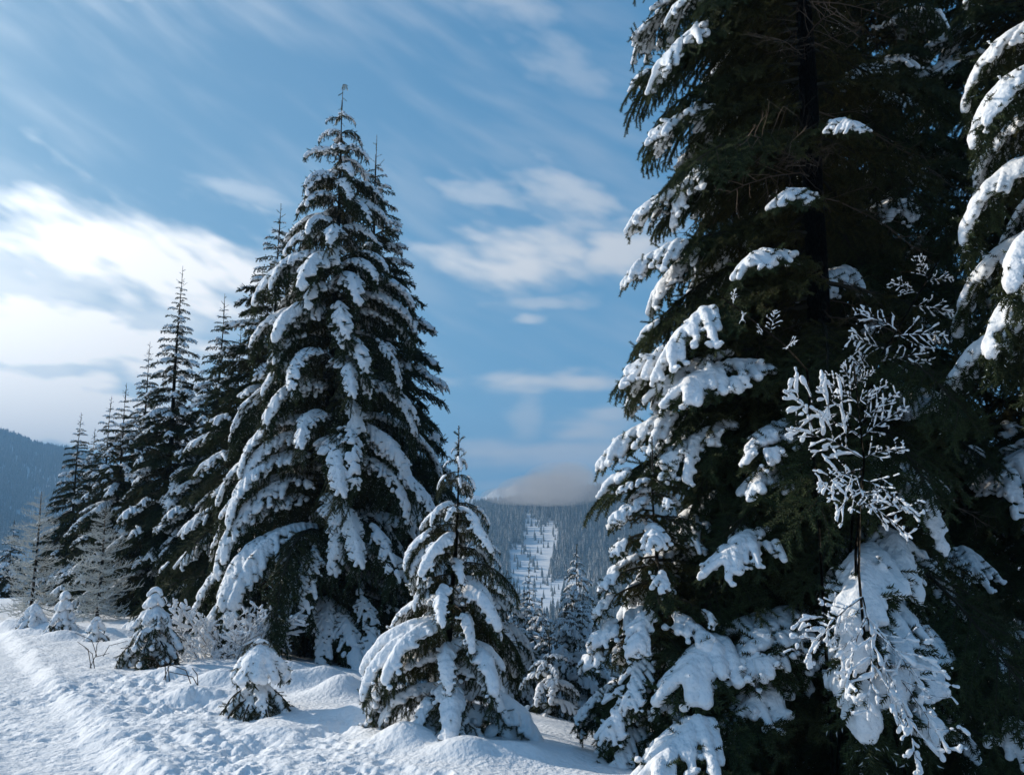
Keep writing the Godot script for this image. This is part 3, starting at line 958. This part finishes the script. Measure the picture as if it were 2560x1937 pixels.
func build_trees() -> void:
	var hem := {"kind": "hem", "whorl": 0.5, "each": 8, "loose": 0.8, "west": 0.12, "heavy": 0.7, "light": 0.25, "pow": 0.7, "wild": 0.26, "pitch0": -4.0, "pitch1": 6.0}
	var fir := {"kind": "fir", "whorl": 0.36, "each": 7, "heavy": 0.3, "light": 0.4, "pow": 0.85, "pitch0": -14.0, "pitch1": 16.0}
	# the tall tree in the middle and the two behind it
	conifer("snowy_hemlock", "tallest drooping snow-laden evergreen left of centre with a bent wispy tip", "evergreen tree", on_ground(-3.83, -17.0), hem.merged({"h": 12.1, "r": 2.75, "pow": 0.76, "seed": 1, "leader": 0.6}))
	conifer("snowy_fir", "tall fir with thin straight tip close behind the tallest drooping evergreen", "evergreen tree", on_ground(-3.42, -19.2), fir.merged({"h": 12.3, "r": 3.3, "seed": 2, "heavy": 0.6, "light": 0.3, "leader": 0.8, "pow": 0.62}))
	conifer("snowy_fir", "fir with a tufted top at the left shoulder of the tallest evergreen", "evergreen tree", on_ground(-6.3, -21.0), fir.merged({"h": 11.1, "r": 3.2, "seed": 3, "heavy": 0.75, "light": 0.2, "pow": 0.75}))
	# the row along the left
	conifer("dark_fir", "tall dark slender fir against the white cloud, left of the big evergreens", "evergreen tree", on_ground(-10.97, -26.0), fir.merged({"h": 10.9, "r": 2.0, "seed": 4, "n": 19.0, "pow": 0.9}))
	conifer("snowy_fir", "thin topped fir between the dark slender fir and the big evergreens", "evergreen tree", on_ground(-9.15, -25.0), fir.merged({"h": 9.8, "r": 2.1, "seed": 5, "n": 18.0}))
	conifer("snowy_fir", "narrow fir showing just its tip behind the thin topped fir", "evergreen tree", on_ground(-9.6, -28.0), fir.merged({"h": 9.9, "r": 1.9, "seed": 6}))
	conifer("dark_fir", "pointed fir standing immediately left of the tall dark slender fir", "evergreen tree", on_ground(-13.24, -29.0), fir.merged({"h": 9.2, "r": 1.8, "seed": 7, "n": 18.0}))
	conifer("snowy_fir", "lower snowy fir in front of the pointed fir in the left row", "evergreen tree", on_ground(-13.3, -27.6), fir.merged({"h": 7.4, "r": 1.8, "seed": 8, "heavy": 0.6}))
	conifer("snowy_fir", "second fir from the left end of the tall row, with forked tip", "evergreen tree", on_ground(-15.48, -31.0), fir.merged({"h": 7.6, "r": 1.9, "seed": 9, "heavy": 0.5}))
	conifer("snowy_fir", "leftmost tall fir of the row with a long bare tip", "evergreen tree", on_ground(-17.13, -32.0), fir.merged({"h": 7.1, "r": 1.7, "seed": 10, "heavy": 0.5}))
	conifer("small_fir", "short fir tip peeping between the two leftmost firs", "evergreen tree", on_ground(-18.6, -36.0), fir.merged({"h": 7.1, "r": 1.6, "seed": 11}))
	conifer("small_fir", "small bluish fir at the left edge of the picture", "evergreen tree", on_ground(-23.0, -38.0), fir.merged({"h": 3.4, "r": 1.1, "seed": 12, "heavy": 0.5}))
	conifer("small_fir", "lowest fir cut by the left edge of the picture", "evergreen tree", on_ground(-23.6, -37.0), fir.merged({"h": 2.2, "r": 1.0, "seed": 13, "heavy": 0.5}))
	# the small tree in front
	conifer("young_hemlock", "small bushy evergreen under thick pillows of snow at centre front", "evergreen tree", on_ground(-0.66, -8.5), {"kind": "pil_m", "h": 2.85, "r": 0.86, "seed": 114, "whorl": 0.36, "each": 9, "loose": 0.7, "wild": 0.45, "heavy": 0.62, "light": 0.28, "pow": 0.7, "pitch0": 0.0, "pitch1": -8.0, "leader": 0.3, "start": 0.05, "trunk": 0.05, "lean": Vector2(0.1, 0.0)})
	# valley trees between the small tree and the right-hand wood
	var spots := [[0.62, -30.0, 4.5, 1.2, "fir", "fir with tiers of level branches in the gap before the far hill"], [-0.3, -30.0, 3.7, 1.2, "fir", "small fir left of the level branched fir in the gap"], [2.03, -26.0, 4.8, 1.3, "hem", "wispy nodding evergreen right of the level branched fir"],
		[0.78, -22.0, 2.5, 1.1, "hem", "drooping snowy evergreen below the level branched fir"], [1.1, -17.0, 2.0, 1.1, "hem", "drooping snowy evergreen low in the gap beside the dark wood"], [0.1, -16.0, 1.6, 0.9, "hem", "small drooping evergreen behind the pillowed tree"],
		[0.35, -24.0, 2.8, 1.1, "fir", "bushy snowy fir in the middle of the gap"], [-0.5, -14.0, 2.6, 1.2, "hem", "shaded evergreen close behind the right side of the pillowed tree"], [1.7, -20.0, 2.6, 1.2, "hem", "blue shaded evergreen at the right side of the gap"],
		[2.6, -34.0, 4.4, 1.5, "fir", "distant snowy fir at the right of the gap, half hidden"], [-1.2, -27.0, 5.2, 1.6, "hem", "blue grey evergreen behind the pillowed tree's top"], [0.55, -12.8, 1.0, 0.6, "hem", "tiny shaded evergreen at the foot of the gap"]]
	var k := 20
	for s in spots:
		k += 1
		conifer("valley_fir" if s[4] == "fir" else "valley_hemlock", s[5], "evergreen tree", on_ground(s[0], s[1]), {"kind": s[4], "h": s[2] + 0.2, "r": s[3], "seed": k, "whorl": 0.34, "each": 7, "heavy": 0.85, "light": 0.12, "pow": 0.8, "pitch0": -10.0, "pitch1": 12.0})
	# right-hand wood
	var t9 := conifer("young_fir", "small fir with stubby snow clumps along the left edge of the dark wood", "evergreen tree", on_ground(1.42, -8.2), {"kind": "fir", "h": 2.95, "r": 1.0, "seed": 40, "whorl": 0.3, "each": 7, "west": 0.3, "heavy": 0.35, "light": 0.3, "pow": 0.5, "pitch0": -18.0, "pitch1": 4.0, "start": 0.1, "trunk": 0.05, "leader": 0.25})
	var t10 := conifer("big_fir", "largest dark fir on the right with a thick trunk and snow tufted bough ends", "evergreen tree", on_ground(3.55, -9.3), {"kind": "fir", "h": 17.0, "r": 2.85, "seed": 41, "whorl": 0.44, "each": 8, "east": 0.62, "west": 0.2, "front": 0.3, "window": [5.5, 10.5], "heavy": 0.22, "light": 0.45, "pow": 0.45, "pitch0": -20.0, "pitch1": -6.0, "start": 0.03, "trunk": 0.19, "lean": Vector2(0.2, 0.0), "wild": 0.16})
	var t42 := conifer("big_fir", "dark fir behind the thin trunk right of the largest fir", "evergreen tree", on_ground(5.6, -11.8), {"kind": "fir", "h": 16.0, "r": 2.5, "seed": 42, "whorl": 0.55, "each": 6, "heavy": 0.34, "light": 0.3, "pow": 0.4, "pitch0": -14.0, "start": 0.03, "trunk": 0.14})
	conifer("big_fir", "dark fir filling the right edge background", "evergreen tree", on_ground(7.6, -11.0), {"kind": "fir", "h": 17.0, "r": 2.6, "seed": 43, "whorl": 0.55, "each": 6, "heavy": 0.36, "light": 0.3, "pow": 0.4, "pitch0": -14.0, "start": 0.03, "trunk": 0.17})
	conifer("big_fir", "farther dark fir seen in gaps behind the largest fir", "evergreen tree", on_ground(6.0, -16.0), {"kind": "fir", "h": 18.0, "r": 3.0, "seed": 44, "whorl": 0.55, "each": 6, "heavy": 0.1, "light": 0.3, "pow": 0.4, "start": 0.03, "trunk": 0.2})
	conifer("snowy_hemlock", "evergreen at the right edge with heavy drooping snowy boughs", "evergreen tree", on_ground(5.2, -6.6), {"kind": "hem", "h": 11.0, "r": 1.6, "seed": 46, "whorl": 0.6, "each": 6, "heavy": 0.9, "light": 0.1, "pow": 0.4, "start": 0.39, "trunk": 0.1})
	# its boughs that reach out towards the trail, loaded at their ends
	var k2 := 0
	for h in [[3.54, 5.64, -7.8, "fir_l"], [2.84, 4.88, -7.9, "fir_m"], [2.36, 4.14, -7.9, "fir_m"], [1.7, 2.86, -7.9, "fir_m"], [2.34, 2.27, -7.7, "fir_m"], [2.28, 1.88, -7.7, "fir_m"], [1.94, 1.21, -7.5, "fir_l"],
		[1.47, 0.21, -7.4, "fir_m"], [2.05, 0.39, -7.5, "fir_m"], [2.43, 0.35, -7.5, "fir_m"], [2.06, -0.04, -7.4, "fir_m"], [1.05, -0.35, -6.9, "fir_l"]]:
		var tip := Vector3(h[0], h[1], h[2]) - t10.position
		var from := Vector3(lerpf(0.1, tip.x, 0.25), tip.y + 0.35, lerpf(0.0, tip.z, 0.2))
		bough_to(t10, h[3], k2, from, tip, 1, 0.1 * (k2 % 3 - 1))
		k2 += 1
	var t11 := conifer("young_hemlock", "shaded young evergreen with hanging white boughs deep in the dark wood", "evergreen tree", on_ground(3.72, -8.5), {"kind": "hem", "h": 2.5 - ground(3.72, -8.5), "r": 1.0, "seed": 47, "whorl": 0.5, "each": 5, "heavy": 0.9, "light": 0.1, "pow": 0.5, "start": 0.35, "pitch0": -14.0, "trunk": 0.05})
	# dead twigs low on the trunks, inside the crowns
	var rng := RandomNumberGenerator.new()
	rng.seed = 300
	for root in [t10, t42, t9]:
		for q in (50 if root != t9 else 14):
			var y := rng.randf_range(0.3, 9.5) if root != t9 else rng.randf_range(0.2, 2.0)
			var b: Dictionary = bank.dead[q % 3]
			put_bough(root, b, Vector3(0.012 * y if root == t10 else 0.0, y, 0), -rng.randf_range(-0.6, PI + 0.6), rng.randf_range(-0.35, 0.1), rng.randf_range(-1.0, 1.0), rng.randf_range(0.5, 1.5) if root != t9 else rng.randf_range(0.3, 0.6), -1)
	# the blunt bough ends along its left edge
	for h in [[1.51, 6.98, -9.2], [1.61, 6.09, -9.0], [1.48, 5.23, -9.3], [1.44, 4.46, -8.9], [1.52, 3.75, -9.1], [1.2, 3.16, -8.8], [1.62, 2.99, -8.4], [1.1, 2.41, -8.7], [0.98, 1.94, -8.5], [1.51, 2.15, -8.2], [2.01, 7.91, -9.2]]:
		var tip := Vector3(h[0], h[1], h[2]) - t10.position
		bough_to(t10, "fir_l", k2, Vector3(0.1, tip.y + 0.55, 0), tip, 1 if k2 % 4 else 0, 0.12 * (k2 % 3 - 1))
		k2 += 1
	# pale sheets of snow on the boughs deeper in the wood
	for h in [[4.35, 7.3, -9.6, "fir_l"], [4.95, 6.95, -9.6, "fir_l"], [5.2, 7.7, -10.0, "fir_l"], [5.3, 3.9, -9.6, "fir_l"], [3.85, 4.4, -9.4, "fir_l"], [4.9, 5.5, -9.8, "fir_m"], [5.0, 2.9, -9.7, "fir_l"], [4.6, 1.9, -9.4, "fir_l"], [5.3, 1.0, -9.5, "fir_l"], [4.7, 0.1, -9.3, "fir_m"]]:
		var tip := Vector3(h[0], h[1], h[2]) - t42.position
		bough_to(t42, h[3], k2, Vector3(0.15 * tip.x, tip.y + 0.5, 0.1 * tip.z), tip, 1, 0.15 * (k2 % 3 - 1))
		k2 += 1
	for h in [[3.35, 0.25, -7.3], [3.6, 0.9, -7.4], [3.95, 1.35, -7.6], [3.3, 1.75, -7.6], [4.2, 0.7, -7.8], [2.75, 0.5, -6.9], [3.05, 0.15, -6.8], [2.8, -0.1, -6.75], [3.25, -0.05, -6.8]]:
		var tip := Vector3(h[0], h[1], h[2]) - t11.position
		bough_to(t11, "hem_m", k2, Vector3(0, tip.y + 0.55, 0), tip, 1)
		k2 += 1
	# a fir outside the frame whose shade falls across the lower left corner
	conifer("shade_fir", "fir standing left of the trail outside the picture", "evergreen tree", on_ground(-11.9, -10.2), fir.merged({"h": 4.6, "r": 1.9, "seed": 60}))

func build_small() -> void:
	snow_sapling("snow_sapling", "young fir shaped like a hooded figure left of the tallest evergreen", on_ground(-5.76, -13.5), 1.15, [[0.22, 0.5, 7, 0.07], [0.42, 0.47, 7, 0.075], [0.62, 0.42, 6, 0.08], [0.86, 0.30, 6, 0.07], [1.05, 0.18, 4, 0.065], [1.2, 0.14, 2, 0.04]], 201, 0.05)
	snow_sapling("snow_sapling", "young fir in front with a mushroom cap of snow and a thin upright tip", on_ground(-2.83, -9.5), 0.55, [[0.15, 0.5, 8, 0.066], [0.26, 0.36, 5, 0.06], [0.60, 0.31, 11, 0.08], [0.76, 0.22, 2, 0.024]], 202, 0.28)
	snow_sapling("snow_sapling", "small snow covered fir like a snowman below the left larches", on_ground(-9.9, -18.5), 0.75, [[0.16, 0.40, 7, 0.085], [0.36, 0.30, 6, 0.08], [0.58, 0.2, 5, 0.07], [0.76, 0.12, 4, 0.055]], 203, 0.0)
	snow_sapling("snow_sapling", "nearly buried little fir under the leftmost larch", on_ground(-10.84, -19.0), 0.4, [[0.12, 0.45, 6, 0.09], [0.28, 0.3, 5, 0.08], [0.42, 0.16, 5, 0.06]], 204, 0.0)
	snow_sapling("snow_sapling", "little round snow-capped fir under the right larch", on_ground(-8.42, -17.0), 0.4, [[0.13, 0.28, 6, 0.06], [0.34, 0.2, 7, 0.055], [0.45, 0.1, 3, 0.035]], 205, 0.0)
	frosted_larch("leftmost rime white larch with bare twigs at the end of the row", on_ground(-14.1, -24.5), 3.7, 1.25, 211)
	frosted_larch("rime white larch with upcurved bare twigs before the dark firs", on_ground(-11.4, -23.0), 3.1, 1.2, 212)
	snowy_sapling("leafless sapling with level white arms like a feather, middle of the dark wood", [[2.89, -0.63, -7.2], [2.99, 1.33, -7.2], [3.12, 2.13, -7.2], [3.09, 3.03, -7.2]],
		[[0.75, 2.24, 2.66, -6.9], [0.75, 3.56, 2.6, -7.2], [0.86, 2.79, 2.86, -7.2], [0.86, 3.37, 2.81, -7.2], [0.92, 2.9, 2.98, -7.1], [0.93, 3.28, 2.95, -7.2], [0.68, 2.38, 2.39, -7.0], [0.68, 3.36, 2.22, -6.9], [0.8, 2.6, 2.74, -7.0], [0.8, 3.45, 2.72, -7.1]], 0)
	snowy_sapling("slanting leafless sapling with white twigs, topmost on the right", [[2.89, -0.74, -7.8], [3.3, 2.17, -7.8], [3.56, 3.12, -7.8], [4.25, 4.16, -7.8]],
		[[0.72, 3.19, 3.31, -7.6], [0.78, 3.41, 3.68, -7.8], [0.9, 3.76, 3.95, -7.8], [0.86, 4.32, 3.61, -7.7], [0.76, 4.19, 3.35, -7.6], [0.68, 3.99, 3.17, -7.6], [0.95, 4.0, 4.2, -7.7], [0.94, 4.4, 4.0, -7.8], [0.66, 3.2, 3.05, -7.6]], 1)
	snowy_sapling("bowed sapling hanging its white fan of twigs down, low in the dark wood", [[3.19, -0.64, -6.8], [3.03, 0.23, -6.9], [2.9, 1.0, -6.9]],
		[[1.0, 2.3, 0.48, -6.7], [0.95, 2.5, 0.6, -6.9], [0.9, 2.56, 0.23, -6.6], [0.95, 2.81, 0.09, -6.6], [0.9, 3.26, 0.17, -6.7], [0.7, 3.31, -0.15, -6.6], [0.85, 3.15, 0.43, -6.8], [0.7, 3.1, -0.3, -6.5]], 2)
	snowy_sapling("thin sapling with beads of snow leaning left against the largest fir", [[2.75, 2.14, -7.4], [2.76, 1.6, -7.4], [2.74, 3.0, -7.4], [2.49, 3.24, -7.3], [1.92, 3.65, -7.2]],
		[[0.9, 2.06, 3.41, -7.1], [0.8, 2.43, 3.52, -7.2], [0.7, 2.54, 3.2, -7.1], [0.85, 2.25, 3.3, -7.2], [0.95, 2.05, 3.72, -7.2]], 3)
	snowy_sapling("sapling with short white arms under the feather shaped one", [[2.96, -0.57, -7.0], [2.88, 1.2, -6.9], [2.96, 2.05, -6.9]],
		[[1.0, 2.46, 1.83, -6.7], [0.97, 2.63, 1.81, -6.7], [0.9, 2.91, 1.68, -6.6], [0.95, 3.31, 1.64, -6.7], [0.9, 2.55, 1.6, -6.6], [0.85, 3.2, 1.45, -6.6]], 4)
	frosted_shrub()
	stalks()

func frosted_shrub() -> void:
	var at := on_ground(-5.4, -14.6)
	var root := thing("frosted_shrub", "leafless shrub of long white frosted canes beside the hooded young fir", "shrub", at)
	var rng := RandomNumberGenerator.new()
	rng.seed = 77
	for k in 34:
		var a := rng.randf() * TAU
		var l := rng.randf_range(0.5, 1.25)
		var tip := Vector3(cos(a) * l, rng.randf_range(0.15, 1.0), sin(a) * l * 0.6)
		var base := Vector3(rng.randf_range(-0.4, 0.9), -0.05, rng.randf_range(-0.4, 0.4))
		bough_to(root, "bare", k, base, base + tip, 1, rng.randf_range(-1.4, 1.4))

func stalks() -> void:
	var rng := RandomNumberGenerator.new()
	rng.seed = 78
	var names := ["dry bent weed stalk in the snow left of the hooded young fir", "thin dead stalk leaning right before the buried mounds", "pair of dry stems poking from the snow below the right larch", "short dead stem standing in front of the hooded young fir", "long dry stem arched over the mound left of the mushroom capped fir"]
	var where := [[-6.6, -13.2], [-4.9, -11.9], [-7.2, -14.6], [-5.3, -12.7], [-4.1, -11.0]]
	for k in 5:
		var at := on_ground(where[k][0], where[k][1])
		var root := thing("dry_stalk", names[k], "stalk", at, "dead stalks poking through the snow")
		for j in 3:
			var dx := rng.randf_range(-0.5, 0.5)
			var hh := rng.randf_range(0.18, 0.42)
			var pts := PackedVector3Array([Vector3(j * 0.05, -0.05, 0), Vector3(j * 0.05 + dx * 0.3, hh * 0.7, 0.05), Vector3(j * 0.05 + dx, hh, 0.12)])
			part("stem", tube(pts, PackedFloat32Array([0.007, 0.006, 0.004]), 5), M.bark, root)
